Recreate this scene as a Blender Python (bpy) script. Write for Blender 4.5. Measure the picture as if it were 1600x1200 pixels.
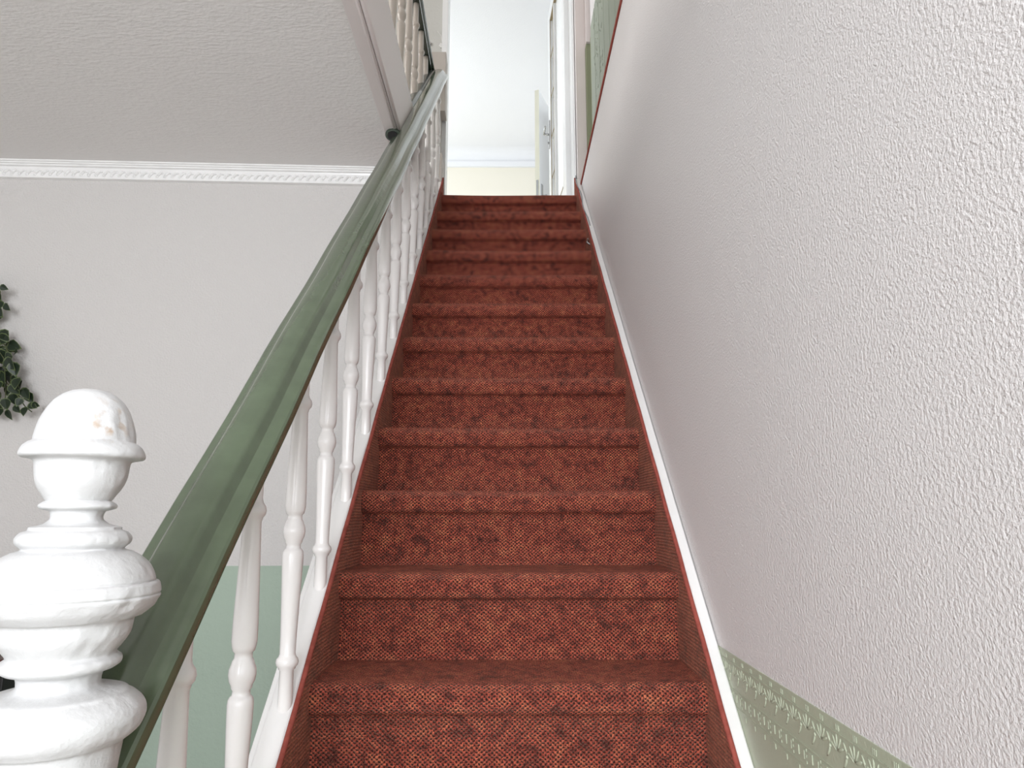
import bpy, math, random
from mathutils import Vector, noise as mnoise
for o in list(bpy.data.objects): bpy.data.objects.remove(o)
S = bpy.context.scene
COL = S.collection
PI = math.pi
E = 1.304                       # eye height above the lower floor
PITCH = math.radians(10.41)
# ------------------------------------------------------------------ camera, world, lights, exposure
cd = bpy.data.cameras.new('camera'); cam = bpy.data.objects.new('camera', cd); COL.objects.link(cam)
cam.location = (0, 0, E); cam.rotation_euler = (PI/2+PITCH, 0, -math.radians(.26))
cd.sensor_width = 36; cd.lens = 36*1100/1600; cd.clip_start = .02
S.camera = cam
S.view_settings.view_transform = 'Standard'; S.view_settings.look = 'None'
S.view_settings.gamma = 1; S.view_settings.use_curve_mapping = False
S.view_settings.exposure = 0.62
w = bpy.data.worlds.new('world'); S.world = w; w.use_nodes = True
w.node_tree.nodes['Background'].inputs[0].default_value = (.82, .9, 1, 1)
w.node_tree.nodes['Background'].inputs[1].default_value = 1.0
def area(name, loc, rot, sx, sy, power, col):
    l = bpy.data.lights.new(name, 'AREA'); l.shape = 'RECTANGLE'; l.size = sx; l.size_y = sy
    l.energy = power; l.color = col
    o = bpy.data.objects.new(name, l); COL.objects.link(o); o.location = loc; o.rotation_euler = rot
    return o
# area lamps: entrance and far room daylight, the rest added fill
area('daylight_entrance', (-.50, -2.28, 1.8), (PI/2, 0, .03), 1.7, 1.5, 92, (.93, .96, 1))
area('fill_lower_left', (-4.35, .9, 1.6), (PI/2, 0, -PI/2), 2.0, 1.4, 6, (.95, .97, 1))  # added fill lamp for more even brightness, no window in that wall
area('fill_gallery', (-3.35, 1.4, 4.6), (PI/2, 0, -PI/2), 2.4, 1.4, 60, (1, .98, .96))  # added lamp without a window, gives the handrail top its highlights
area('daylight_far_room', (-2.75, 6.4, 4.6), (PI/2, 0, -PI/2), 2.4, 1.7, 52, (.88, .93, 1))
area('fill_side_room', (2.9, 6.3, 4.6), (PI/2, 0, PI/2), 1.6, 1.4, 14, (.92, .96, 1))  # added lamp behind the inner door to brighten its face
# ------------------------------------------------------------------ geometry of the flight
RISE, GO = .195, .2127
TAN = RISE/GO; TH = math.atan(TAN)
Y0, Z0 = 1.463, .975            # nosing 0
def nose(y): return Z0+(y-Y0)*TAN
F2 = 3.12                       # upper floor
CZ = 2.834                      # lower ceiling
C2 = 5.72                       # upper ceiling
def P(px, py, Y):               # point of the place on plane y=Y
    X = (px-795)/1100; u = (600-py)/1100
    yy = math.cos(PITCH)-u*math.sin(PITCH); zz = math.sin(PITCH)+u*math.cos(PITCH)
    return Vector((X*Y/yy, Y, E+zz*Y/yy))
def PX(px, py, XW):             # point on plane x=XW
    X = (px-795)/1100; s = XW/X; u = (600-py)/1100
    return Vector((XW, (math.cos(PITCH)-u*math.sin(PITCH))*s, E+(math.sin(PITCH)+u*math.cos(PITCH))*s))
# ------------------------------------------------------------------ materials
def mat(name, col, rough=.6, spec=.4, bump=None, mottle=None, coat=0, metal=0):
    m = bpy.data.materials.new(name); m.use_nodes = True
    nt = m.node_tree; b = nt.nodes['Principled BSDF']
    b.inputs['Base Color'].default_value = (*col, 1); b.inputs['Roughness'].default_value = rough
    b.inputs['Specular IOR Level'].default_value = spec; b.inputs['Metallic'].default_value = metal
    if coat: b.inputs['Coat Weight'].default_value = coat; b.inputs['Coat Roughness'].default_value = .12
    tc = nt.nodes.new('ShaderNodeTexCoord')
    if mottle:
        sc, amt = mottle
        n = nt.nodes.new('ShaderNodeTexNoise'); n.inputs['Scale'].default_value = sc; n.inputs['Detail'].default_value = 5
        nt.links.new(tc.outputs['Object'], n.inputs['Vector'])
        r = nt.nodes.new('ShaderNodeValToRGB'); r.color_ramp.elements[0].position = .3; r.color_ramp.elements[1].position = .7
        r.color_ramp.elements[0].color = (*[c*(1-amt) for c in col], 1); r.color_ramp.elements[1].color = (*[min(1, c*(1+amt*.5)) for c in col], 1)
        nt.links.new(n.outputs['Fac'], r.inputs['Fac']); nt.links.new(r.outputs['Color'], b.inputs['Base Color'])
    if bump:
        prev = None
        for sc, dist, stren, vec in bump:
            n = nt.nodes.new('ShaderNodeTexNoise'); n.inputs['Scale'].default_value = sc
            n.inputs['Detail'].default_value = 3; n.inputs['Roughness'].default_value = .55
            mp = nt.nodes.new('ShaderNodeMapping'); mp.inputs['Scale'].default_value = vec
            nt.links.new(tc.outputs['Object'], mp.inputs['Vector']); nt.links.new(mp.outputs[0], n.inputs['Vector'])
            bp = nt.nodes.new('ShaderNodeBump'); bp.inputs['Distance'].default_value = dist; bp.inputs['Strength'].default_value = stren
            nt.links.new(n.outputs['Fac'], bp.inputs['Height'])
            if prev: nt.links.new(prev.outputs[0], bp.inputs['Normal'])
            prev = bp
        nt.links.new(prev.outputs[0], b.inputs['Normal'])
    return m
M = {}
XB_ = -.416
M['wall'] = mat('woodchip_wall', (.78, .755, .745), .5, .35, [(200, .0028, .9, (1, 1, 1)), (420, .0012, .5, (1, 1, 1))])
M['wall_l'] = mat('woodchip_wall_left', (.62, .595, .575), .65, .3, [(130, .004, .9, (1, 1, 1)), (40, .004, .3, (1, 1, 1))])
M['ceil'] = mat('ceiling_paint', (.79, .765, .745), .7, .3, [(90, .0035, .7, (.5, 1, 1)), (24, .005, .3, (1, 1, 1))])
M['ceil2'] = mat('upper_ceiling_paint', (.85, .855, .87), .8, .2, [(60, .004, .3, (1, 1, 1))])
M['cream'] = mat('cream_wall', (.86, .82, .71), .8, .2, [(60, .003, .2, (1, 1, 1))])
M['hallwall'] = mat('upper_hall_wall', (.60, .60, .57), .7, .3, [(70, .004, .5, (1, 1, 1))])
M['green_l'] = mat('pale_green_wallpaper', (.37, .45, .37), .6, .3, [(60, .004, .5, (1, 1, 1))])
M['green_r'] = mat('sage_green_wallpaper', (.46, .50, .38), .5, .35, [(160, .0015, .4, (1, 1, 1))])
M['green_up'] = mat('upper_green_panelling', (.33, .37, .30), .6, .3, [(60, .0012, .4, (2, 2, .6))])
M['olive'] = mat('olive_wallpaper', (.25, .27, .17), .6, .3, [(160, .0015, .4, (1, 1, 1))])
M['white'] = mat('white_gloss_paint', (.86, .85, .835), .28, .5, [(30, .002, .25, (1, 1, 1))], mottle=(14, .03), coat=.3)
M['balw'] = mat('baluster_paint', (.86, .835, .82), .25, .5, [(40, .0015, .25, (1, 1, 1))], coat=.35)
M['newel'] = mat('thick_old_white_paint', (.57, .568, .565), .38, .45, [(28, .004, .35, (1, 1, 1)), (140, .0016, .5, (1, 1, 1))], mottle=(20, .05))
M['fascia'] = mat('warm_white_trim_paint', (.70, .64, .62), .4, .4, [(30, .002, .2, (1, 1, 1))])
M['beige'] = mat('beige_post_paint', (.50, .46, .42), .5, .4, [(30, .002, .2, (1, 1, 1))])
M['galb'] = mat('shaded_gallery_baluster', (.50, .45, .40), .3, .5, coat=.3)  # darker than the stair balusters: shade from below put into the colour
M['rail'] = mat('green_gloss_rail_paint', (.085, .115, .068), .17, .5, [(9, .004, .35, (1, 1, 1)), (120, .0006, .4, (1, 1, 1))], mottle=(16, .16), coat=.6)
M['rail_dark'] = mat('dark_rail_paint_and_gap_shade', (.035, .05, .036), .25, .5, [(40, .002, .3, (1, 1, 1))], coat=.4)  # also colours the strip that stands for the gap shadow
M['redtrim'] = mat('red_carpet_binding', (.34, .085, .065), .9, .1, [(300, .002, .8, (1, 1, 1))], mottle=(60, .25))
M['doorw'] = mat('door_white_lacquer', (.84, .85, .85), .3, .5, coat=.2)
M['doorc'] = mat('door_edge_cream', (.84, .82, .68), .45, .4)
M['bead'] = mat('gold_brown_bead', (.32, .25, .14), .4, .5)
M['steel'] = mat('brushed_metal', (.55, .56, .57), .25, .5, metal=.9)
M['wood'] = mat('dark_red_wood', (.10, .02, .018), .35, .4, mottle=(18, .4))
M['black'] = mat('black_wood_and_hollow_shade', (.012, .011, .011), .5, .3)
M['floor'] = mat('pale_floor', (.50, .46, .42), .5, .3, mottle=(7, .3))
M['stem'] = mat('brown_green_stem', (.07, .08, .03), .6)
M['leaf'] = mat('dark_green_leaf', (.010, .022, .008), .45, .4, mottle=(50, .5))
M['leafrim'] = mat('pale_leaf_rim', (.09, .12, .045), .5, .4)
M['blossom'] = mat('white_blossom', (.8, .8, .78), .6)
M['wire'] = mat('grey_cable', (.25, .25, .26), .5)
M['scuff'] = mat('stained_paint', (.45, .36, .29), .6)
def stain(m, centre, rad):
    nt = m.node_tree; b = nt.nodes['Principled BSDF']; src = b.inputs['Base Color'].links[0].from_socket
    tc = nt.nodes.new('ShaderNodeTexCoord'); d = nt.nodes.new('ShaderNodeVectorMath'); d.operation = 'DISTANCE'
    nt.links.new(tc.outputs['Object'], d.inputs[0]); d.inputs[1].default_value = centre
    mr = nt.nodes.new('ShaderNodeMapRange'); mr.inputs['From Min'].default_value = rad; mr.inputs['From Max'].default_value = rad*.3; nt.links.new(d.outputs['Value'], mr.inputs['Value'])
    n = nt.nodes.new('ShaderNodeTexNoise'); n.inputs['Scale'].default_value = 90; n.inputs['Detail'].default_value = 6; nt.links.new(tc.outputs['Object'], n.inputs['Vector'])
    m2 = nt.nodes.new('ShaderNodeMapRange'); m2.inputs['From Min'].default_value = .5; m2.inputs['From Max'].default_value = .68; nt.links.new(n.outputs['Fac'], m2.inputs['Value'])
    mu = nt.nodes.new('ShaderNodeMath'); mu.operation = 'MULTIPLY'; nt.links.new(mr.outputs[0], mu.inputs[0]); nt.links.new(m2.outputs[0], mu.inputs[1])
    mx = nt.nodes.new('ShaderNodeMix'); mx.data_type = 'RGBA'; nt.links.new(mu.outputs[0], mx.inputs[0]); nt.links.new(src, mx.inputs[6]); mx.inputs[7].default_value = (.42, .33, .26, 1)
    nt.links.new(mx.outputs[2], b.inputs['Base Color'])
stain(M['newel'], (XB_+.032, .693-.020, E+.085), .034)
gl = bpy.data.materials.new('door_glass'); gl.use_nodes = True
gb = gl.node_tree.nodes['Principled BSDF']; gb.inputs['Base Color'].default_value = (.93, .95, .93, 1)
gb.inputs['Roughness'].default_value = .35; gb.inputs['Transmission Weight'].default_value = .6
M['glass'] = gl

def carpet(name, side=False, a=.0100, b=.0086):
    m = bpy.data.materials.new(name); m.use_nodes = True; nt = m.node_tree; N = nt.nodes; L = nt.links
    bs = N['Principled BSDF']; bs.inputs['Roughness'].default_value = .95; bs.inputs['Specular IOR Level'].default_value = .1
    bs.inputs['Sheen Weight'].default_value = .25; bs.inputs['Sheen Roughness'].default_value = .5
    bs.inputs['Sheen Tint'].default_value = (1, .55, .4, 1)
    uv = N.new('ShaderNodeUVMap'); uv.uv_map = 'UVMap'
    def math_(op, x, y=None):
        n = N.new('ShaderNodeMath'); n.operation = op
        for i, v in enumerate((x, y)):
            if v is None: continue
            if isinstance(v, (int, float)): n.inputs[i].default_value = v
            else: L.new(v, n.inputs[i])
        return n.outputs[0]
    # wobble of the rows of loops
    wn = N.new('ShaderNodeTexNoise'); wn.inputs['Scale'].default_value = 110; wn.inputs['Detail'].default_value = 1
    L.new(uv.outputs[0], wn.inputs['Vector'])
    vm = N.new('ShaderNodeVectorMath'); vm.operation = 'MULTIPLY_ADD'
    L.new(wn.outputs['Color'], vm.inputs[0]); vm.inputs[1].default_value = (.0052, .0052, 0); L.new(uv.outputs[0], vm.inputs[2])
    sp = N.new('ShaderNodeSeparateXYZ'); L.new(vm.outputs[0], sp.inputs[0])
    u = math_('DIVIDE', sp.outputs[0], a); v = math_('DIVIDE', sp.outputs[1], b)
    if side:
        p = math_('ADD', math_('MULTIPLY', math_('COSINE', math_('MULTIPLY', v, 2*PI)), .5), math_('MULTIPLY', math_('COSINE', math_('MULTIPLY', u, 2*PI)), .22))
    else:
        A = math_('COSINE', math_('MULTIPLY', math_('ADD', u, v), 2*PI)); B = math_('COSINE', math_('MULTIPLY', math_('SUBTRACT', u, v), 2*PI))
        p = math_('MULTIPLY', math_('ADD', A, B), .5)
    # yarn colours: large blotches and single loops
    def nz(sc, det, rough=.5):
        n = N.new('ShaderNodeTexNoise'); n.inputs['Scale'].default_value = sc; n.inputs['Detail'].default_value = det
        n.inputs['Roughness'].default_value = rough; L.new(uv.outputs[0], n.inputs['Vector']); return n.outputs['Fac']
    big = nz(13, 4, .6); fine = nz(260, 2); mid = nz(45, 2)
    r1 = N.new('ShaderNodeValToRGB'); e = r1.color_ramp.elements
    e[0].position = .36; e[1].position = .66
    e[0].color = (.17, .028, .024, 1); e[1].color = (.92, .26, .13, 1)
    k = e.new(.5); k.color = (.66, .12, .075, 1)
    mx = math_('ADD', math_('MULTIPLY', big, .45), math_('MULTIPLY', mid, .55))
    L.new(mx, r1.inputs['Fac'])
    r2 = N.new('ShaderNodeValToRGB'); e = r2.color_ramp.elements
    e[0].position = .42; e[0].color = (.10, .07, .06, 1); e[1].position = .58; e[1].color = (1, 1, 1, 1)
    L.new(fine, r2.inputs['Fac'])
    c1 = N.new('ShaderNodeMix'); c1.data_type = 'RGBA'; c1.blend_type = 'MULTIPLY'; c1.inputs[0].default_value = .7
    L.new(r1.outputs[0], c1.inputs[6]); L.new(r2.outputs[0], c1.inputs[7])
    r4 = N.new('ShaderNodeMapRange'); r4.inputs['From Min'].default_value = .55; r4.inputs['From Max'].default_value = .75; r4.inputs['To Max'].default_value = .55
    L.new(nz(330, 1), r4.inputs['Value'])
    c4 = N.new('ShaderNodeMix'); c4.data_type = 'RGBA'; L.new(r4.outputs[0], c4.inputs[0]); L.new(c1.outputs[2], c4.inputs[6]); c4.inputs[7].default_value = (.50, .20, .13, 1); c1 = c4
    # dark gaps between loops
    mr = N.new('ShaderNodeMapRange'); mr.inputs['From Min'].default_value = -.42; mr.inputs['From Max'].default_value = .18
    L.new(p, mr.inputs['Value'])
    if side: mr.inputs['From Min'].default_value = -.6; mr.inputs['From Max'].default_value = .3; mr.inputs['To Min'].default_value = .3
    c2 = N.new('ShaderNodeMix'); c2.data_type = 'RGBA'; L.new(mr.outputs[0], c2.inputs[0])
    c2.inputs[6].default_value = (.030, .010, .009, 1); L.new(c1.outputs[2], c2.inputs[7])
    if side:
        c3 = N.new('ShaderNodeMix'); c3.data_type = 'RGBA'; c3.inputs[0].default_value = .35
        L.new(c2.outputs[2], c3.inputs[6]); c3.inputs[7].default_value = (.30, .16, .11, 1); c2 = c3
    L.new(c2.outputs[2], bs.inputs['Base Color'])
    bp = N.new('ShaderNodeBump'); bp.inputs['Distance'].default_value = .003; bp.inputs['Strength'].default_value = 1.0
    L.new(math_('ADD', p, math_('MULTIPLY', fine, 2.0)), bp.inputs['Height']); L.new(bp.outputs[0], bs.inputs['Normal'])
    return m
M['carpet'] = carpet('red_loop_carpet')
M['carpet_side'] = carpet('red_ribbed_side_carpet', side=True, a=.006, b=.0075)

# ------------------------------------------------------------------ mesh helpers
class MB:
    def __init__(s): s.v = []; s.f = []; s.mi = []; s.uv = []; s.smooth = []
    def face(s, pts, mi=0, uv=None, smooth=False):
        n = len(s.v); s.v += [tuple(p) for p in pts]; s.f.append(list(range(n, n+len(pts)))); s.mi.append(mi); s.uv.append(uv); s.smooth.append(smooth)
    def box(s, a, b, mi=0, bev=0):
        x0, y0, z0 = [min(a[i], b[i]) for i in range(3)]; x1, y1, z1 = [max(a[i], b[i]) for i in range(3)]
        c = [(x0, y0, z0), (x1, y0, z0), (x1, y1, z0), (x0, y1, z0), (x0, y0, z1), (x1, y0, z1), (x1, y1, z1), (x0, y1, z1)]
        n = len(s.v); s.v += c
        for f in ((3, 2, 1, 0), (4, 5, 6, 7), (0, 1, 5, 4), (1, 2, 6, 5), (2, 3, 7, 6), (3, 0, 4, 7)):
            s.f.append([n+i for i in f]); s.mi.append(mi); s.uv.append(None); s.smooth.append(False)
    def sweep(s, prof, frames, closed=True, caps=True, mi=0, smooth=True):
        # frames: list of (origin, axisA, axisB); prof: list of (a,b)
        n = len(s.v); k = len(prof)
        for o, A, B in frames:
            for a, b in prof: s.v.append(tuple(Vector(o)+A*a+B*b))
        for i in range(len(frames)-1):
            for j in range(k if closed else k-1):
                j2 = (j+1) % k
                s.f.append([n+i*k+j, n+i*k+j2, n+(i+1)*k+j2, n+(i+1)*k+j]); s.mi.append(mi); s.uv.append(None); s.smooth.append(smooth)
        if caps and closed:
            s.f.append([n+j for j in range(k)][::-1]); s.f.append([n+(len(frames)-1)*k+j for j in range(k)])
            s.mi += [mi, mi]; s.uv += [None, None]; s.smooth += [False, False]
    def lathe(s, prof, seg=20, origin=(0, 0, 0), fn=None, mi=0):
        n = len(s.v); o = Vector(origin)
        for z, r in prof:
            for j in range(seg):
                a = 2*PI*j/seg; p = Vector((r*math.cos(a), r*math.sin(a), z))
                if fn: p = fn(p, a)
                s.v.append(tuple(o+p))
        for i in range(len(prof)-1):
            for j in range(seg):
                j2 = (j+1) % seg
                s.f.append([n+i*seg+j, n+i*seg+j2, n+(i+1)*seg+j2, n+(i+1)*seg+j]); s.mi.append(mi); s.uv.append(None); s.smooth.append(True)
        s.f.append([n+j for j in range(seg)][::-1]); s.f.append([n+(len(prof)-1)*seg+j for j in range(seg)])
        s.mi += [mi, mi]; s.uv += [None, None]; s.smooth += [False, False]
    def tube(s, pts, r, seg=8, mi=0):
        pts = [Vector(p) for p in pts]; fr = []
        for i, p in enumerate(pts):
            d = (pts[min(i+1, len(pts)-1)]-pts[max(i-1, 0)]).normalized()
            A = d.cross(Vector((0, 0, 1)) if abs(d.z) < .9 else Vector((1, 0, 0))).normalized(); B = A.cross(d).normalized()
            fr.append((p, A, B))
        s.sweep([(r*math.cos(2*PI*j/seg), r*math.sin(2*PI*j/seg)) for j in range(seg)], fr, mi=mi)
    def ell(s, c, rx, ry, rz, rot=0, plane='yz', seg=8, mi=0):
        # low relief ellipsoid, rotated in the given plane
        rings = 4; n = len(s.v)
        for i in range(rings+1):
            t = -PI/2+PI*i/rings
            for j in range(seg):
                a = 2*PI*j/seg
                p = [rx*math.cos(t)*math.cos(a), ry*math.cos(t)*math.sin(a), rz*math.sin(t)]
                ca, sa = math.cos(rot), math.sin(rot); q0 = p[0]*ca-p[1]*sa; q1 = p[0]*sa+p[1]*ca
                v = (p[2], q0, q1) if plane == 'yz' else (q0, p[2], q1)
                s.v.append((c[0]+v[0], c[1]+v[1], c[2]+v[2]))
        for i in range(rings):
            for j in range(seg):
                j2 = (j+1) % seg
                s.f.append([n+i*seg+j, n+i*seg+j2, n+(i+1)*seg+j2, n+(i+1)*seg+j]); s.mi.append(mi); s.uv.append(None); s.smooth.append(True)
    def build(s, name, mats, parent=None, bevel=0, autosmooth=None):
        me = bpy.data.meshes.new(name); me.from_pydata(s.v, [], s.f); me.update()
        if not isinstance(mats, (list, tuple)): mats = [mats]
        for m in mats: me.materials.append(m)
        me.polygons.foreach_set('material_index', s.mi); me.polygons.foreach_set('use_smooth', s.smooth)
        if any(u is not None for u in s.uv):
            l = me.uv_layers.new(name='UVMap')
            for p, u in zip(me.polygons, s.uv):
                if u:
                    for li, c in zip(p.loop_indices, u): l.data[li].uv = c
        o = bpy.data.objects.new(name, me); COL.objects.link(o)
        if parent: o.parent = parent
        if bevel:
            b = o.modifiers.new('bevel', 'BEVEL'); b.width = bevel; b.segments = 2; b.limit_method = 'ANGLE'; b.angle_limit = math.radians(40)
        if autosmooth:
            me.set_sharp_from_angle(angle=math.radians(autosmooth))
        return o
def local(o, par):      # shift mesh data when parent sits away from the origin
    o.matrix_parent_inverse.identity(); o.location = -par.location; return o
def thing(name, loc, label, cat, group=None):
    o = bpy.data.objects.new(name, None); COL.objects.link(o); o.location = loc; o.empty_display_size = .05
    o['label'] = label; o['category'] = cat
    if group: o['group'] = group
    return o
def tag(o, label, cat, group=None):
    o['label'] = label; o['category'] = cat
    if group: o['group'] = group
    return o
def struct(o, label=None, cat=None):
    o['kind'] = 'structure'
    if label: o['label'] = label
    if cat: o['category'] = cat
    return o
def boxobj(name, a, b, m, parent=None, bevel=0):
    q = MB(); q.box(a, b); o = q.build(name, m, parent, bevel)
    if parent: local(o, parent)
    return o
def part(q, name, m, parent, bevel=0, autosmooth=None):
    o = q.build(name, m, parent, bevel, autosmooth)
    root = parent
    off = Vector((0, 0, 0))
    while root: off += root.location; root = root.parent
    o.location = -off
    return o

# ================================================================== THE SETTING
XR = .425; XU = .50
struct(boxobj('floor', (-4.6, -2.9, -.12), (XR, 3.6, 0), M['floor']), 'pale floor at the foot of the stairs', 'floor')
# right wall beside the flight: its top is the edge of the upper floor
struct(boxobj('wall_right', (XR, -2.9, 0), (XR+.3, 4.02, 3.212), M['wall']), 'white woodchip wall rising along the right side of the red stairs', 'wall')
struct(boxobj('wall_right_upper', (XU, -2.9, 3.212), (XU+.225, 3.86, C2), M['wall']), 'white upper wall set back above the right stair wall', 'wall')
# left wall across the hall (slightly skewed) with ceiling
def wy(x): return 2.97+.04*(x+.625)
q = MB(); xa, xb = -4.6, -.455
def slabwall(q, z0, z1, off=0, th=.12):
    a = [(xa, wy(xa)-off), (xb, wy(xb)-off), (xb, wy(xb)+th), (xa, wy(xa)+th)]
    n = len(q.v); q.v += [(x, y, z0) for x, y in a]+[(x, y, z1) for x, y in a]
    for f in ((3, 2, 1, 0), (4, 5, 6, 7), (0, 1, 5, 4), (1, 2, 6, 5), (2, 3, 7, 6), (3, 0, 4, 7)):
        q.f.append([n+i for i in f]); q.mi.append(0); q.uv.append(None); q.smooth.append(False)
DL = 1.094
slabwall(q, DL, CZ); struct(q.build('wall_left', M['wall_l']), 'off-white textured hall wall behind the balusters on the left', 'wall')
q = MB(); slabwall(q, 0, DL, off=.0015); struct(q.build('wall_left_dado', M['green_l']), 'pale green lower part of the hall wall behind the balusters', 'wall')
struct(boxobj('wall_stair_side', (-.57, 3.09, 0), (-.455, 4.05, CZ), M['fascia']), 'side wall closing the upper end of the flight on the left', 'wall')
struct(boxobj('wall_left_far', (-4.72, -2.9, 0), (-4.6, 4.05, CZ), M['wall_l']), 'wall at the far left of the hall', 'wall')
# ceiling of the hall = slab of the upper floor
struct(boxobj('ceiling', (-4.6, -2.9, CZ), (-.50, 4.05, CZ+.03), M['ceil']), 'grey-white textured ceiling over the left hall', 'ceiling')
struct(boxobj('floor_gallery', (-4.6, -2.9, CZ+.03), (-.465, 4.05, F2), M['floor']), 'floor of the upper gallery', 'floor')
struct(boxobj('ceiling_entrance', (-.50, -2.9, CZ), (XR, .15, F2), M['ceil']), 'ceiling in front of the stairwell', 'ceiling')
# rear wall with glazed entrance opening behind the camera
q = MB(); q.box((-4.6, -2.52, 0), (-1.5, -2.4, F2)); q.box((.38, -2.52, 0), (.8, -2.4, F2)); q.box((-1.5, -2.52, 0), (.38, -2.4, .9)); q.box((-1.5, -2.52, 2.65), (.38, -2.4, F2))
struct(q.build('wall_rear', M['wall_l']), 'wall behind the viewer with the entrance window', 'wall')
# upper storey
struct(boxobj('ceiling_upper', (-4.6, -2.9, C2), (3.2, 8.4, C2+.1), M['ceil2']), 'bright white ceiling of the upper floor', 'ceiling')
struct(boxobj('wall_upper_rear', (-4.6, -3.02, F2), (.8, -2.9, C2), M['wall_l']))
struct(boxobj('wall_upper_left', (-4.72, -2.9, F2), (-4.6, 8.2, C2), M['wall_l']))
YD = 4.05
q = MB(); q.box((-4.6, YD, F2), (-.43, YD+.12, C2)); struct(q.build('wall_upper_hall', M['hallwall']), 'grey upper hall wall left of the open doorway', 'wall')
q = MB(); q.box((-.43, YD, F2+2.12), (.46, YD+.12, C2)); q.box((.46, YD+.01, F2), (3.2, YD+.12, C2)); struct(q.build('wall_upper_doorway', M['fascia']), 'wall around the doorway at the stair head', 'wall')
struct(boxobj('floor_upper', (-4.6, 4.07, F2-.25), (3.2, 8.4, F2-.004), M['cream']))
struct(boxobj('wall_far', (-4.6, 8.1, F2), (3.2, 8.22, C2), M['cream']), 'cream far wall of the bright room at the top of the stairs', 'wall')
q = MB()
N = 7
pr = [(0, 0)]+[(.16*(1-math.cos(PI/2*i/N)), -.16+.16*(1-math.sin(PI/2*i/N))-0.0) for i in range(N+1)]
# coved moulding between ceiling and far wall
prof = [(0, 0)]+[(-.15+.15*math.sin(PI/2*i/N), -.15*(1-math.cos(PI/2*i/N))) for i in range(N+1)]
q.sweep(prof, [(Vector((-4.6, 8.1, C2)), Vector((0, 1, 0)), Vector((0, 0, 1))), (Vector((3.2, 8.1, C2)), Vector((0, 1, 0)), Vector((0, 0, 1)))])
q.box((-4.6, 8.07, C2-.20), (3.2, 8.1, C2-.13))
struct(q.build('trim_cove', M['ceil2'], autosmooth=30), 'pale coved cornice on the far cream wall', 'cornice')
struct(boxobj('wall_upper_right_room', (3.2, 4.0, F2), (3.32, 8.4, C2), M['ceil2']))
struct(boxobj('wall_bright_side', (.56, 6.62, F2), (.68, 8.1, C2), M['ceil2']), 'white wall beyond the half open inner door', 'wall')
struct(boxobj('wall_bright_side_near', (.52, YD+.12, F2), (.64, 5.72, C2), M['ceil2']), 'white wall behind the glazed door', 'wall')
# casing around the stair-head doorway
q = MB(); q.box((-.43, YD-.015, F2), (-.395, YD+.14, F2+2.12)); q.box((-.402, YD-.022, F2), (-.392, YD-.015, F2+2.12)); struct(q.build('trim_1', M['doorw'], bevel=.002), 'thin white door casing left of the doorway', 'door casing')
q = MB(); q.box((.415, YD-.10, F2), (.475, YD+.14, C2), 0); q.box((.398, YD-.03, F2), (.415, YD+.14, F2+2.12), 1); q.box((.404, YD-.05, F2), (.412, YD-.03, F2+2.12), 1)
struct(q.build('trim_2', [M['fascia'], M['doorw']], bevel=.002), 'pinkish white pilaster and casing right of the doorway', 'door casing')
struct(boxobj('trim_3', (.475, 3.90, F2), (XU+.02, YD, F2+1.04), M['olive']), 'narrow olive green wallpaper return beside the pilaster', 'wall strip')
struct(boxobj('trim_4', (.475, 3.88, F2+1.04), (XU+.02, YD, C2), M['fascia']), 'pale wall return above the olive strip', 'wall strip')
# painted ledge with the red carpet edge along the top of the right wall
q = MB(); q.box((XR-.006, -.5, 3.196), (XR+.006, 4.02, 3.216)); q.box((XR+.006, -.5, 3.212), (XU, 4.02, 3.216))
struct(q.build('trim_5', M['redtrim'], bevel=.002), 'thin red carpet edge along the top of the right wall', 'carpet edge')
# grooved green panelling on the upper right wall
pan = struct(boxobj('wall_upper_panelling', (XU-.004, 1.6, 3.216), (XU, 3.86, F2+1.04), M['olive']), 'grey-green grooved panelling above the red edged wall', 'wall panelling')
yb = 1.62
rnd = random.Random(3); base = None
while yb < 3.69:
    if base is None:
        q = MB(); q.box((XU-.016, 0, 3.217), (XU-.004, .160, F2+1.035)); base = q.build('plank', M['green_up'], pan, bevel=.003); o = base
    else:
        o = base.copy(); COL.objects.link(o); o.parent = pan
    o.location = (0, yb, 0); yb += .178
# floral relief at the far end of the panelling
q = MB()
for i in range(70):
    t = rnd.random(); zc = F2+.45+.55*rnd.random(); yc = 3.25+.35*rnd.random()
    q.ell((XU-.0165, yc, zc), .006+.012*rnd.random(), .004, .002, rot=rnd.random()*PI, seg=6)
o = q.build('embossed_pattern', M['green_up'], pan); o['kind'] = 'stuff'

# ---- fascia of the gallery slab
fa = thing('gallery_fascia', (-.45, 2.0, CZ), 'warm white edge board with bead below the upper gallery balusters', 'edge board')
q = MB(); q.box((-.465, .15, CZ-.006), (-.44, YD, F2+.02)); part(q, 'edge_board', M['fascia'], fa, .004)
q = MB(); q.box((-.505, .15, CZ-.014), (-.452, YD, CZ)); part(q, 'soffit_strip', M['fascia'], fa, .004)
q = MB(); q.tube([(-.443, .15, CZ-.006), (-.443, YD, CZ-.006)], .009, 8); q.tube([(-.46, .15, CZ-.014), (-.46, YD, CZ-.014)], .005, 8); part(q, 'bead', M['fascia'], fa)
struct(fa)

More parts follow.
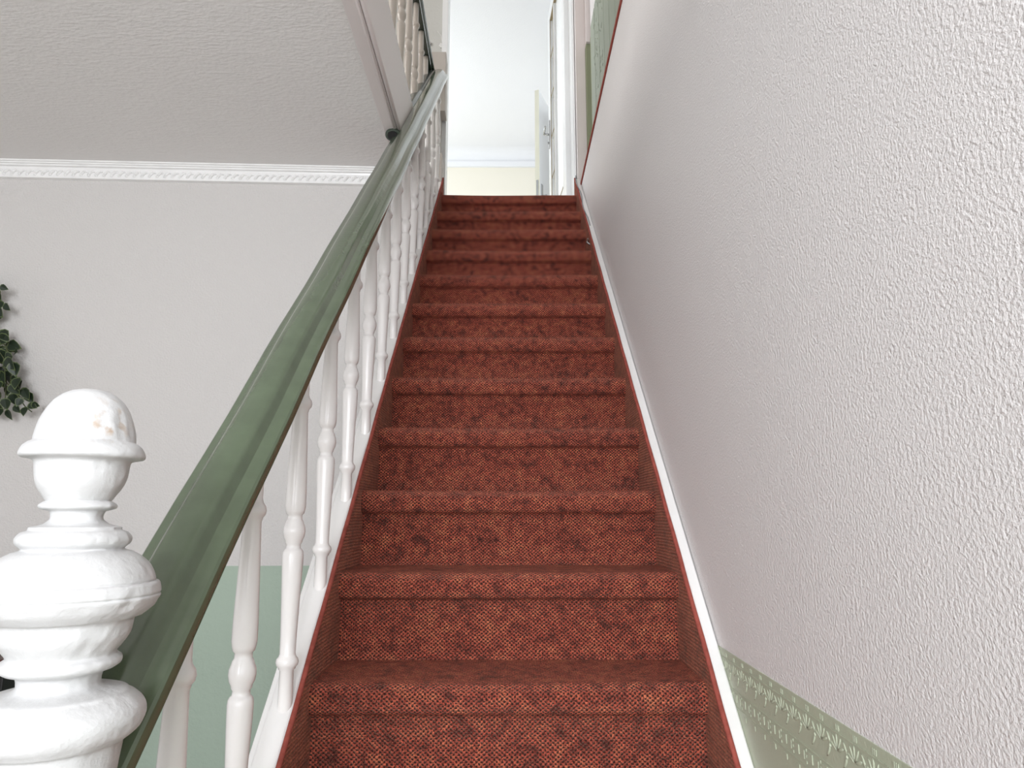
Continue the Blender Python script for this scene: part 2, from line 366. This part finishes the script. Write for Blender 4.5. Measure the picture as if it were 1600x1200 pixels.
# ---- cornice on the left wall
ct = bpy.data.objects.new('trim_6', None); COL.objects.link(ct); struct(ct, 'white plaster cornice with leaf scroll band on the left hall wall', 'cornice')
pr = [(0, 0), (.040, 0), (.040, -.006), (.033, -.008), (.033, -.013), (.026, -.015), (.026, -.021), (.016, -.024), (.014, -.030), (.014, -.068), (.019, -.070), (.019, -.076), (0, -.078)]
xs = [-4.5, -.515]
q = MB(); q.sweep(pr[::-1], [(Vector((x, wy(x), CZ)), Vector((0, -1, 0)), Vector((0, 0, 1))) for x in xs], smooth=False)
q.build('moulding', M['white'], ct)
q = MB(); x = -3.9; i = 0
while x < -.53:
    y = wy(x)-.014
    q.ell((x, y, CZ-.049), .019, .0070, .009, rot=.75, plane='xz', seg=7); q.ell((x+.012, y, CZ-.040), .010, .005, .005, rot=-.6, plane='xz', seg=6); q.ell((x-.008, y, CZ-.060), .009, .0045, .005, rot=-.3, plane='xz', seg=6)
    x += .033
o = q.build('leaf_scroll', M['white'], ct); o['kind'] = 'stuff'

# ---- green dado of the right wall with embossed border
DR = 1.041
da = struct(boxobj('wall_right_dado', (XR-.0015, -2.0, 0), (XR, 1.52, DR), M['green_r']), 'sage green wallpaper dado with embossed border on right wall', 'wall')
q = MB(); rnd = random.Random(8)
xf = XR-.0018
y = .35
while y < 1.50:
    z = DR
    q.box((xf-.0012, y, z-.081), (xf, y+.015, z-.068)); q.box((xf-.0010, y+.020, z-.070), (xf, y+.024, z-.066)); q.box((xf-.0010, y+.020, z-.078), (xf, y+.024, z-.074)); q.box((xf-.0010, y+.020, z-.086), (xf, y+.024, z-.082))
    q.box((xf-.0010, y+.001, z-.104), (xf, y+.013, z-.096))
    q.box((xf-.0010, y+.028, z-.070), (xf, y+.034, z-.082))
    for k in range(3): q.box((xf-.0007, y+.004+k*.004, z-.012), (xf, y+.006+k*.004, z-.005))
    # scrolling leaves
    for k in range(5):
        a = -1.2+k*.6
        q.ell((xf, y+.014+.012*math.sin(a), z-.038+.012*math.cos(a)), .011, .0022, .0009, rot=PI/2-a, seg=6)
    q.ell((xf, y+.038, z-.028), .010, .003, .0009, rot=.9, seg=6); q.ell((xf, y+.040, z-.046), .010, .003, .0009, rot=-.9, seg=6)
    q.ell((xf, y+.034, z-.037), .003, .003, .0016, seg=6)
    y += .047
q.box((xf-.0008, .35, DR-.016), (xf, 1.50, DR-.0145)); q.box((xf-.0008, .35, DR-.064), (xf, 1.50, DR-.0625)); q.box((xf-.0008, .35, DR-.091), (xf, 1.50, DR-.0898))
o = q.build('embossed_border', M['green_r'], da); o['kind'] = 'stuff'

# ================================================================== THE STAIRCASE
st = thing('staircase', (0, .61, 0), 'long straight flight of stairs covered in red looped carpet', 'staircase')
XI = .39
def arc(cx, cz, r, a0, a1, n): return [(cx+r*math.cos(math.radians(a0+(a1-a0)*i/n)), cz+r*math.sin(math.radians(a0+(a1-a0)*i/n))) for i in range(n+1)]
prof = [(GO+.026, 0.0), (.14, .001), (.06, .0), ]+arc(.022, -.022, .022, 90, 180, 5)+[(-.0015, -.036), (0, -.046)]+arc(.014, -.046, .014, 180, 262, 4)+[(.022, -.0625), (.026, -.068), (.026, -.12), (.024, -RISE+.006), (.020, -RISE)]
ln = [0]
for a, b in zip(prof, prof[1:]): ln.append(ln[-1]+math.dist(a, b))
TOTAL = ln[-1]
def step(k, last=False):
    q = MB(); y = Y0+GO*k; z = Z0+RISE*k; nx = 26
    pf = list(prof)
    if last: pf[0] = (.22, 0)
    rr = random.Random(k)
    ph = rr.random()*6
    def pt(i, x):
        a, b = pf[i]; e = abs(x)/XI
        sag = .0035*math.sin(x*9+ph)*(1 if 2 < i < 14 else .3)
        wear = -.004*(1-e*e) if 2 <= i <= 6 else 0
        return (x, y+a+sag*.6, z+b+wear*.6)
    for i in range(len(pf)-1):
        for j in range(nx):
            x0 = -XI+2*XI*j/nx; x1 = -XI+2*XI*(j+1)/nx
            vs = [(-k*TOTAL-ln[i]), (-k*TOTAL-ln[i+1])]
            q.face([pt(i, x1), pt(i, x0), pt(i+1, x0), pt(i+1, x1)], 0, [(x1+k*.37, vs[0]), (x0+k*.37, vs[0]), (x0+k*.37, vs[1]), (x1+k*.37, vs[1])], True)
    # solid core behind the carpet
    q.box((-XI, y+.03, z-RISE), (XI, y+.05, z-.03), 1); q.box((-XI, y+.03, z-.03), (XI, y+(GO+.02 if not last else .2), z-.004), 1)
    o = part(q, 'step', [M['carpet'], M['black']], st)
    me = o.data
    import bmesh
    bm = bmesh.new(); bm.from_mesh(me); bmesh.ops.remove_doubles(bm, verts=bm.verts, dist=1e-5); bm.to_mesh(me); bm.free()
    return o
for k in range(-4, 12): step(k, k == 11)
STR = .043
def board(q, x0, x1, ya, yb, dz0, dz1, mi=0, uvs=False):
    a = [(ya, nose(ya)+dz0), (yb, nose(yb)+dz0), (yb, nose(yb)+dz1), (ya, nose(ya)+dz1)]
    L = [(x0, y, max(z, 0)) for y, z in a]; R = [(x1, y, max(z, 0)) for y, z in a]
    uv = lambda pts: [(p[1], p[2]) for p in pts]
    q.face(L[::-1], mi, uv(L[::-1])); q.face(R, mi, uv(R))
    for i in range(4):
        j = (i+1) % 4; f = [L[i], L[j], R[j], R[i]]; q.face(f, mi, uv(f))
def weld(o):
    import bmesh
    bm = bmesh.new(); bm.from_mesh(o.data); bmesh.ops.remove_doubles(bm, verts=bm.verts, dist=1e-5); bmesh.ops.recalc_face_normals(bm, faces=bm.faces); bm.to_mesh(o.data); bm.free(); return o
YA, YB = .62, 3.93
for sgn, x0, x1 in ((-1, -.4435, -.3985), (1, .3985, .4235)):
    q = MB(); board(q, x0, x1, YA, YB, -.36, STR-.002); o = weld(part(q, 'side_string', M['white'], st, .004)); o['label'] = 'white painted side string of the stairs'
    xx = sgn*XI
    q = MB(); board(q, min(xx, xx+sgn*.0085), max(xx, xx+sgn*.0085), YA, YB+.0, -.30, STR-.001); o = weld(part(q, 'side_carpet', M['carpet_side'], st)); o['label'] = 'red ribbed carpet lining the side string'
    q = MB(); yy = [YA+(YB-YA)*i/60 for i in range(61)]
    q.tube([(sgn*(XI+.004+.0006*math.sin(i*1.7)), y, nose(y)+STR) for i, y in enumerate(yy)], .0052, 8); o = part(q, 'carpet_binding', M['redtrim'], st); o['label'] = 'thin red binding along the top of the side carpet'
q = MB(); board(q, -.456, -.4435, YA, YB, -.2, STR-.012); weld(part(q, 'outer_moulding', M['white'], st, .003))

# ---- balustrade of the flight
bl = thing('stair_balustrade', (-.416, .693, 0), 'stair balustrade with broad green handrail, turned white balusters and newel', 'balustrade')
XB = -.416
def rail_prof(w=.0535):
    h = [(w, -.004), (w-.001, .001), (w-.004, .004), (w-.010, .0055), (w-.017, .0065), (w-.022, .0095), (w-.0255, .0155), (w-.028, .0215), (w-.031, .0255), (w-.036, .0285), (.008, .0305), (0, .031)]
    up = h+[(-a, b) for a, b in h[-2::-1]]
    lo = [(-w, -.010), (-w+.004, -.014), (-w+.003, -.019), (-w+.008, -.023), (-w+.018, -.026), (-w+.024, -.034), (w-.024, -.034), (w-.018, -.026), (w-.008, -.023), (w-.003, -.019), (w-.004, -.014), (w, -.010)]
    return up+lo
AX = Vector((1, 0, 0)); BX = Vector((0, -math.sin(TH), math.cos(TH))); DX = Vector((0, math.cos(TH), math.sin(TH)))
RH = .766                                      # rail edge above the nosing line
def railpt(y): return Vector((XB, y, nose(y)+RH))
q = MB(); rp = rail_prof()
fr = [(railpt(.70+(3.78-.70)*i/40)+Vector((.0010*math.sin(i*1.3), 0, .001*math.sin(i*.9))), AX, BX) for i in range(41)]
# upper end eases into the post
e = railpt(3.78)
for t in (.03, .06, .085):
    B2 = Vector((0, -math.sin(TH*(1-t*6)), math.cos(TH*(1-t*6)))); fr.append((e+Vector((0, t*.8, t*.5)), AX, B2))
q.sweep(rp[::-1], fr); o = part(q, 'handrail', M['rail'], bl, autosmooth=28)
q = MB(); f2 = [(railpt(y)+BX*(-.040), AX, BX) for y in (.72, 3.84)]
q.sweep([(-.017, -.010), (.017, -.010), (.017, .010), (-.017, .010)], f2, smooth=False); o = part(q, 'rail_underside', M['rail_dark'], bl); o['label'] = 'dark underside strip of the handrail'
# turned balusters
def smoothprof(pts, sub=4):
    out = []
    n = len(pts)
    for i in range(n-1):
        p0 = pts[max(i-1, 0)]; p1 = pts[i]; p2 = pts[i+1]; p3 = pts[min(i+2, n-1)]
        for s in range(sub):
            t = s/sub
            r = .5*(2*p1[1]+(p2[1]-p0[1])*t+(2*p0[1]-5*p1[1]+4*p2[1]-p3[1])*t*t+(3*p1[1]-p0[1]-3*p2[1]+p3[1])*t**3)
            z = p1[0]+(p2[0]-p1[0])*t; out.append((z, max(r, .002)))
    out.append(pts[-1]); return out
BP = [(-.03, .0135), (.0, .0135), (.058, .0130), (.0605, .0155), (.064, .0165), (.067, .0195), (.073, .0210), (.079, .0195), (.083, .0160), (.088, .0145), (.12, .0150), (.18, .0170), (.245, .0195), (.268, .0200), (.275, .0190), (.279, .0165), (.281, .0140), (.288, .0135), (.292, .0160), (.296, .0165), (.302, .0195), (.312, .0212), (.320, .0205), (.328, .0175), (.332, .0165), (.336, .0140), (.344, .0138), (.347, .0170), (.353, .0185), (.362, .0198), (.39, .0195), (.45, .0175), (.52, .0152), (.545, .0145), (.549, .0160), (.552, .0165), (.556, .0200), (.563, .0215), (.570, .0200), (.576, .0160), (.582, .0145), (.63, .0140), (.68, .0140)]
def bal_mesh(stretch=1.0, tint='balw'):
    q = MB(); q.lathe([(z*stretch, r) for z, r in BP], 20); return q
bm0 = None
for n in range(-3, 11):
    y = 1.609+GO*n-(.018 if n == -2 else .03 if n == -3 else 0)
    z = nose(y)+STR
    if bm0 is None:
        bm0 = bal_mesh().build('baluster', M['balw'], bl, autosmooth=50); o = bm0
    else:
        o = bm0.copy(); COL.objects.link(o); o.parent = bl
    o.location = Vector((XB, y, z))-bl.location
    o.rotation_euler = (0, 0, n*.7)
# newel: silhouette rows (image row, half width) turned on the newel axis
NY = .693
rows = [(609, 3), (610, 14), (613, 26), (619, 37), (628, 47), (640, 55), (655, 62), (670, 66.5), (684, 69), (689, 69.5), (691.5, 70), (694, 75), (699, 81), (707, 85), (713, 86), (717, 83), (719, 72), (722, 66), (730, 64.5), (745, 63), (757, 60), (767, 55), (776, 49), (781, 46), (783, 44), (784, 47), (787, 51), (791, 53.5), (795, 51), (797, 44), (799, 38), (806, 36), (812, 37), (818, 44), (821, 52), (822.5, 60), (824, 63), (828, 64), (831, 72), (838, 78), (844, 79), (850, 77), (855, 71), (857, 70), (859, 72), (862, 82), (870, 95), (880, 106), (892, 114), (902, 118), (908, 119.5), (909.5, 119), (911, 124), (914, 126.5), (918, 127.5), (926, 129), (928.5, 128), (930, 126.5), (931.5, 128.5), (934, 129), (940, 126), (950, 121), (958, 112), (963, 106), (965, 101), (967, 95), (980, 93.5), (992, 92), (1003, 86), (1013, 79), (1019, 75), (1023, 75), (1028, 82), (1034, 84), (1040, 82), (1045, 75), (1048, 66), (1052, 59), (1066, 57), (1071, 60), (1075, 68), (1079, 86), (1082, 97), (1085, 100), (1090, 108), (1100, 119), (1110, 125), (1120, 127), (1130, 126), (1142, 121), (1150, 113), (1156, 107), (1159, 100), (1166, 97.5), (1185, 96), (1215, 93)]
pf = []
for py, hw in rows:
    u = (600-py)/1100; yy = math.cos(PITCH)-u*math.sin(PITCH); zz = math.sin(PITCH)+u*math.cos(PITCH)
    z = zz/yy*NY; Zo = NY*math.cos(PITCH)+z*math.sin(PITCH)
    pf.append((z+E, hw/1100*Zo))
pf.reverse()
zb = pf[0][0]
low = [(zb-.035, .052), (zb-.045, .050), (zb-.05, .058), (zb-.06, .060), (zb-.065, .052)]
pf = low[::-1]+pf
def nfn(p, a):
    # chipped, lumpy, many times painted on the side turned to the stairs
    side = max(0, math.cos(a+.35))**3
    q_ = Vector((p.x*38, p.y*38, p.z*30))
    d = mnoise.noise(q_)*.0004+side*(mnoise.noise(q_*3.2)*.0011+max(0, mnoise.noise(q_*1.6+Vector((7, 1, 3)))-.25)*-.0045)
    r = math.hypot(p.x, p.y)
    g = math.exp(-((a+.45)/.06)**2-((p.z-E-.056)/.006)**2); d -= .006*g
    if r > .02: s = (r+d)/r; return Vector((p.x*s, p.y*s, p.z+side*mnoise.noise(q_*1.3)*.0006))
    return p
q = MB(); q.lathe(smoothprof(pf, 2), 96, (XB, NY, 0), nfn)
q2 = q
nw = part(q2, 'newel_post', M['newel'], bl)
nw['label'] = 'thick white turned newel post with dome finial'
q = MB(); h = .062; zt = zb-.06
q.box((XB-h, NY-h, 0), (XB+h, NY+h, zt)); part(q, 'newel_base', M['newel'], bl, .006)
# stained patch on the dome: small flakes of bared paint
q = MB(); rr = random.Random(5)
for i in range(0): pass
# ---- dark strip standing in for the gap shadow left of the handrail
q = MB()
c = lambda y: Vector((-.467, y, nose(y)+RH+.012))
stub = thing('gap_shadow_strip', c(2.63), 'dark strip standing in for the gap shadow beside the upper handrail', 'handrail')
ys = [(2.600, .86), (2.603, .96), (2.610, 1), (3.2, 1), (3.80, 1)]
fr = [(c(y), AX*k, BX*k) for y, k in ys]
pr = [(.032*math.cos(2*PI*i/20), .026*math.sin(2*PI*i/20)) for i in range(20)]
q.sweep(pr, fr); part(q, 'rail', M['rail_dark'], stub)  # solid dark bar in place of the gap shadow, no second rail
q = MB(); fr = [(c(y), AX*k, BX*k) for y, k in ((2.596, .62), (2.601, .66))]; q.sweep(pr, fr); part(q, 'cutout_shade', M['black'], stub)  # black disc as painted shade inside the cutout
# ---- gallery balustrade upstairs
gb_ = thing('gallery_balustrade', (-.475, 3.0, F2), 'upper gallery balustrade with pale balusters and dark green rail', 'balustrade')
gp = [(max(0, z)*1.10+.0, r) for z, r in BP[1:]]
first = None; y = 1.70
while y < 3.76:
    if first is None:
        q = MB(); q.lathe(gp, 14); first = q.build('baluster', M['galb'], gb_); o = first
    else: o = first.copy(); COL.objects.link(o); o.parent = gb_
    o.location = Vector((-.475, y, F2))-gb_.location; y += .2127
q = MB(); X = Vector((1, 0, 0)); Z = Vector((0, 0, 1)); zr = F2+.775
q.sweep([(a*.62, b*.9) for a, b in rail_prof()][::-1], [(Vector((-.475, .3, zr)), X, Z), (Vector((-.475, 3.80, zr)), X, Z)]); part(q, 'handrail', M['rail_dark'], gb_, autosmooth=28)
# boxed post at the stair head
ps = thing('corner_post', (-.46, 3.92, F2), 'boxy beige painted post where the two handrails meet', 'post')
def R(px0, py0, px1, py1, Y, dy, name, m):
    a = P(px0, py0, Y); b = P(px1, py1, Y); q = MB(); q.box((a.x, Y, b.z), (b.x, Y+dy, a.z)); return part(q, name, m, ps, .003)
R(660, 81, 695, 173, 3.90, .12, 'post_head', M['beige'])
R(656, 98, 661, 118, 3.91, .10, 'side_block', M['beige'])
a = P(650, 173, 3.92); b = P(687, 173, 3.92)
q = MB(); q.box((a.x, 3.92, F2), (b.x, 4.04, a.z)); part(q, 'post_shaft', M['beige'], ps, .003)
a = P(668, 242, 3.90); b = P(691, 242, 3.90)
q = MB(); q.box((a.x, 3.88, F2-.25), (b.x, 4.045, a.z)); part(q, 'post_foot', M['beige'], ps, .003)
# white blossom decorations on the grey hall wall
for i, (px, py, r, lab, tw) in enumerate(((690, 71, .019, 'white round blossom with twig on the grey wall above the post', 1), (670, 68, .014, 'small grey round blossom left of the white one above the post', 0))):
    c_ = P(px, py, 4.04); t = thing('wall_blossom', c_, lab, 'decoration')
    q = MB()
    for k in range(6):
        a = k*PI/3; q.ell((c_.x+r*.5*math.cos(a), 4.042, c_.z+r*.5*math.sin(a)), r*.6, r*.45, .004, rot=a, plane='xz', seg=8)
    part(q, 'petals', M['blossom'] if tw else M['beige'], t)
    if tw:
        q = MB(); q.tube([(c_.x, 4.042, c_.z+r), (c_.x-.006, 4.042, c_.z+.07), (c_.x-.03, 4.04, c_.z+.10)], .0018); q.tube([(c_.x, 4.042, c_.z+.02), (c_.x+.01, 4.042, c_.z+.05)], .0018); part(q, 'twig', M['blossom'], t)

# ================================================================== DOORS
def lever(parent, c, along, out):
    # along: direction of the lever in the door plane, out: door normal
    q = MB(); A = Vector(along); O = Vector(out); Zv = Vector((0, 0, 1)); c = Vector(c)
    q.sweep([(-.017, -.11), (.017, -.11), (.017, .11), (-.017, .11)], [(c, A, Zv), (c+O*.008, A, Zv)], smooth=False)
    q.tube([c, c+O*.045], .009); q.tube([c+O*.045, c+O*.05+A*.11], .008)
    q.tube([c+O*.008+Zv*-.07, c+O*.018+Zv*-.07], .009)
    return part(q, 'door_handle', M['steel'], parent)
def leaf_frame(name, hinge, end, top, label, glazed):
    h = Vector((*hinge, 0)); e = Vector((*end, 0)); A = (e-h); W = A.length; A.normalize(); Nn = Vector((-A.y, A.x, 0))
    # Nn should face the stairwell centre (negative x)
    if Nn.x > 0: Nn = -Nn
    d = bpy.data.objects.new(name, None); COL.objects.link(d); d.location = (h.x, h.y, F2); struct(d, label, 'door')
    Zv = Vector((0, 0, 1)); b0 = Vector((h.x, h.y, F2+.008)); H = top-F2-.008
    def slab(q, a0, a1, z0, z1, n0, n1, mi=0):
        q.sweep([(a0, z0), (a1, z0), (a1, z1), (a0, z1)], [(b0+Nn*n0, A, Zv), (b0+Nn*n1, A, Zv)], smooth=False, mi=mi)
    q = MB()
    if glazed:
        sw = .125
        slab(q, 0, sw, 0, H, 0, .04); slab(q, W-sw, W, 0, H, 0, .04); slab(q, sw, W-sw, 0, .28, 0, .04); slab(q, sw, W-sw, H-.13, H, 0, .04)
        part(q, 'door_frame', M['doorw'], d, .003)
        n = 5; zz = [.28+(H-.41)*i/n for i in range(n+1)]; vm_ = W-sw-.17
        for i in range(n):
            q = MB(); slab(q, vm_+.01, W-sw, zz[i]+.008, zz[i+1]-.008, .017, .023); part(q, 'pane', M['glass'], d)
        q = MB(); slab(q, sw, vm_, .28, H-.13, .017, .023); part(q, 'pane', M['glass'], d)
        for z in zz[1:-1]:
            q = MB(); slab(q, vm_+.01, W-sw-.007, z-.006, z+.006, .012, .036, 0); slab(q, vm_+.01, W-sw-.007, z-.004, z+.004, .036, .040, 1); part(q, 'glazing_bar', [M['doorw'], M['bead']], d)
        for z in (zz[0], zz[-1]):
            q = MB(); slab(q, sw, W-sw, z-.006, z+.006, .012, .042); part(q, 'glazing_bar', M['bead'], d)
        for a in (vm_, W-sw-.007):
            q = MB(); slab(q, a, a+.007, .28, H-.13, .012, .037, 0); slab(q, a+.001, a+.006, .28, H-.13, .037, .042, 1); part(q, 'glazing_bar', [M['doorw'], M['bead']], d)
        q = MB(); slab(q, vm_-.03, vm_, .28, H-.13, .010, .040); part(q, 'inner_stile', M['doorw'], d)
    else:
        slab(q, 0, W-.001, 0, H, 0, .04); part(q, 'door_panel', M['doorw'], d, .002)
        q = MB(); slab(q, W-.001, W+.002, 0, H, 0.0, .04); part(q, 'door_edge', M['doorc'], d)
        q = MB(); slab(q, W+.002, W+.004, .93, 1.13, .009, .031); part(q, 'lock_plate', M['steel'], d)
    c = b0+A*(W-.06)+Zv*1.0
    lever(d, c+Nn*.04, -A, Nn); lever(d, c, -A, -Nn)
    return d
leaf_frame('door_1', (.405, YD+.14), (.345, YD+.92), F2+2.06, 'white glazed door opened flat to the right of the doorway', True)
leaf_frame('door_2', (.52, 6.55), (.275, 5.90), F2+2.03, 'plain white inner door standing half open in the bright room', False)
q = MB(); q.box((.50, 5.72, F2), (.56, 5.80, F2+2.12)); q.box((.50, 6.56, F2), (.56, 6.62, F2+2.12)); q.box((.50, 5.72, F2+2.05), (.56, 6.62, C2)); struct(q.build('trim_7', M['doorw'], bevel=.003), 'white frame of the inner door', 'door casing')

# ---- small metal catch with a cable on the right string
pc = PX(929, 379, .418)
ca = thing('metal_catch', pc, 'small chrome catch fixed on the right side string near the top', 'catch')
q = MB()
q.box(pc+Vector((-.012, -.022, -.02)), pc+Vector((.004, .022, .03))); part(q, 'plate', M['steel'], ca, .002)
q = MB(); q.tube([pc+Vector((-.012, 0, 0)), pc+Vector((-.035, -.01, .006)), pc+Vector((-.040, -.03, -.012)), pc+Vector((-.02, -.04, -.03))], .005)
q.tube([pc+Vector((-.01, .01, .015)), pc+Vector((-.03, .03, .03)), pc+Vector((-.012, .05, .05))], .004); part(q, 'hook', M['steel'], ca)
q = MB(); pts = []
for i in range(13):
    y = pc.y+.03+(3.96-pc.y-.03)*i/12; pts.append((.400+.006*math.sin(i*1.1)-(0.0), y, nose(y)+STR+.007))
pts[0] = tuple(pc+Vector((-.004, .02, .02)))
pts.append((.418, 4.0, F2+.1))
q.tube(pts, .0025, 6); tag(q.build('cable', M['wire']), 'thin grey cable running up the right side string from the catch', 'cable')
# tacked carpet end at the left of the top step
q = MB(); c_ = P(688, 302, 3.80); q.ell(c_, .012, .010, .010, plane='xz'); q.ell(c_+Vector((-.012, 0, .006)), .007, .006, .006, plane='xz'); tag(q.build('carpet_tuft', M['redtrim']), 'small curled carpet end at the left of the top step', 'carpet end')

# ================================================================== IVY and TABLE at the left edge
iv_c = Vector((P(-60, 560, 2.86).x, 2.84, E+.6))
iv = thing('trailing_ivy', iv_c, 'dark green variegated trailing ivy hanging on the left wall', 'plant')
rr = random.Random(11)
def leafmesh():
    q = MB(); ol = [(0, 0), (.30, .26), (.42, .12), (.40, .5), (.22, .78), (0, 1.0)]
    ol = [(0, 0), (.26, .10), (.40, .32), (.30, .60), (.14, .82), (0, 1.0)]
    for s in (1, -1):
        pts = [Vector((s*a, b, .16*abs(a)-.12*b*b)) for a, b in ol]; c = Vector((0, .45, 0))
        inner = [c+(p-c)*.89 for p in pts]
        f = [Vector((0, .09, 0))]+inner[1:-1]+[Vector((0, .89, -.09))]
        q.face(f if s > 0 else f[::-1], 0, smooth=False)
        for i in range(len(pts)-1):
            g = [f[i], pts[i], pts[i+1], f[i+1]]; q.face(g if s > 0 else g[::-1], 1)
    return q.build('leaf', [M['leaf'], M['leafrim']], iv)
lf = leafmesh(); used = False
stems = [[(-70, 380), (-30, 420), (-5, 450), (2, 480), (-6, 520)], [(-60, 480), (-20, 520), (8, 560), (12, 600), (10, 640)], [(-40, 560), (5, 590), (25, 612), (42, 636), (52, 644)], [(-70, 500), (-40, 560), (-30, 620), (-20, 660)], [(-10, 515), (10, 540), (22, 570), (18, 600)]]
q = MB()
for s in stems: q.tube([P(a, b, 2.83+rr.random()*.02) for a, b in s], .0022, 5)
part(q, 'stem', M['stem'], iv)
def putleaf(px, py, size, ang, tilt=None, Y=None):
    global used
    o = lf if not used else lf.copy()
    if used: COL.objects.link(o); o.parent = iv
    used = True
    p = P(px, py, Y or 2.80+rr.random()*.055)
    o.location = p-iv_c; o.scale = (size*.0029,)*3
    o.rotation_euler = ((PI/2 if tilt is None else PI/2+tilt), ang, rr.uniform(-.5, .5))
LV = [(2, 448, 12, 2.0), (-6, 455, 16, 2.8), (4, 470, 22, 3.4), (-8, 480, 22, 2.4), (2, 488, 18, 3.6), (-12, 462, 24, 3), (8, 476, 14, 2.4),
      (3, 516, 22, 2.6), (-8, 525, 26, 3.0), (12, 522, 20, 3.6), (14, 538, 22, 1.9), (4, 545, 24, 3.2), (20, 552, 20, 3.9), (26, 550, 13, 1.7), (10, 560, 24, 2.5), (-6, 560, 28, 3.2), (22, 566, 22, 2.9), (14, 578, 24, 3.3), (0, 580, 26, 2.8), (24, 585, 18, 2.3), (30, 590, 20, 3.0), (34, 596, 18, 2.7), (6, 596, 22, 3.5), (-8, 600, 26, 3.0), (18, 600, 20, 2.6), (38, 606, 20, 2.8), (44, 614, 18, 2.6), (2, 612, 20, 3.3), (22, 614, 20, 2.9), (10, 622, 18, 3.0), (46, 632, 14, 2.0), (42, 636, 15, 3.0), (50, 632, 12, 1.7), (24, 634, 14, 2.5), (6, 638, 16, 3.3), (13, 640, 17, 2.9), (-4, 630, 22, 3.1), (36, 622, 14, 3.5)]
for px, py, s, a in LV: putleaf(px, py, s, a, rr.uniform(-.5, .5))
for i in range(34): putleaf(rr.uniform(-60, -4), rr.uniform(430, 640), rr.uniform(18, 28), rr.uniform(2, 4.2), rr.uniform(-.6, .6))
for i in range(16): putleaf(rr.uniform(-4, 20), rr.uniform(525, 605), rr.uniform(16, 22), rr.uniform(2, 4.2), rr.uniform(-.6, .6), Y=2.86)
iv_ = iv
# console table at the lower left
tb = thing('console_table', (-2.1, 2.5, 0), 'dark red wood console table against the left hall wall', 'table')
tz = P(10, 1025, 2.25).z; xe = P(30, 1030, 2.25).x
q = MB(); q.box((-2.75, 2.20, tz-.035), (xe, 2.80, tz)); part(q, 'table_top', M['wood'], tb, .006)
q = MB(); q.box((-2.70, 2.24, tz-.15), (xe-.03, 2.76, tz-.035)); part(q, 'apron', M['black'], tb, .003)
for sx in (-2.68, xe-.08):
    for sy in (2.25, 2.71):
        q = MB(); q.box((sx, sy, 0), (sx+.05, sy+.05, tz-.15)); part(q, 'leg', M['black'], tb, .004)
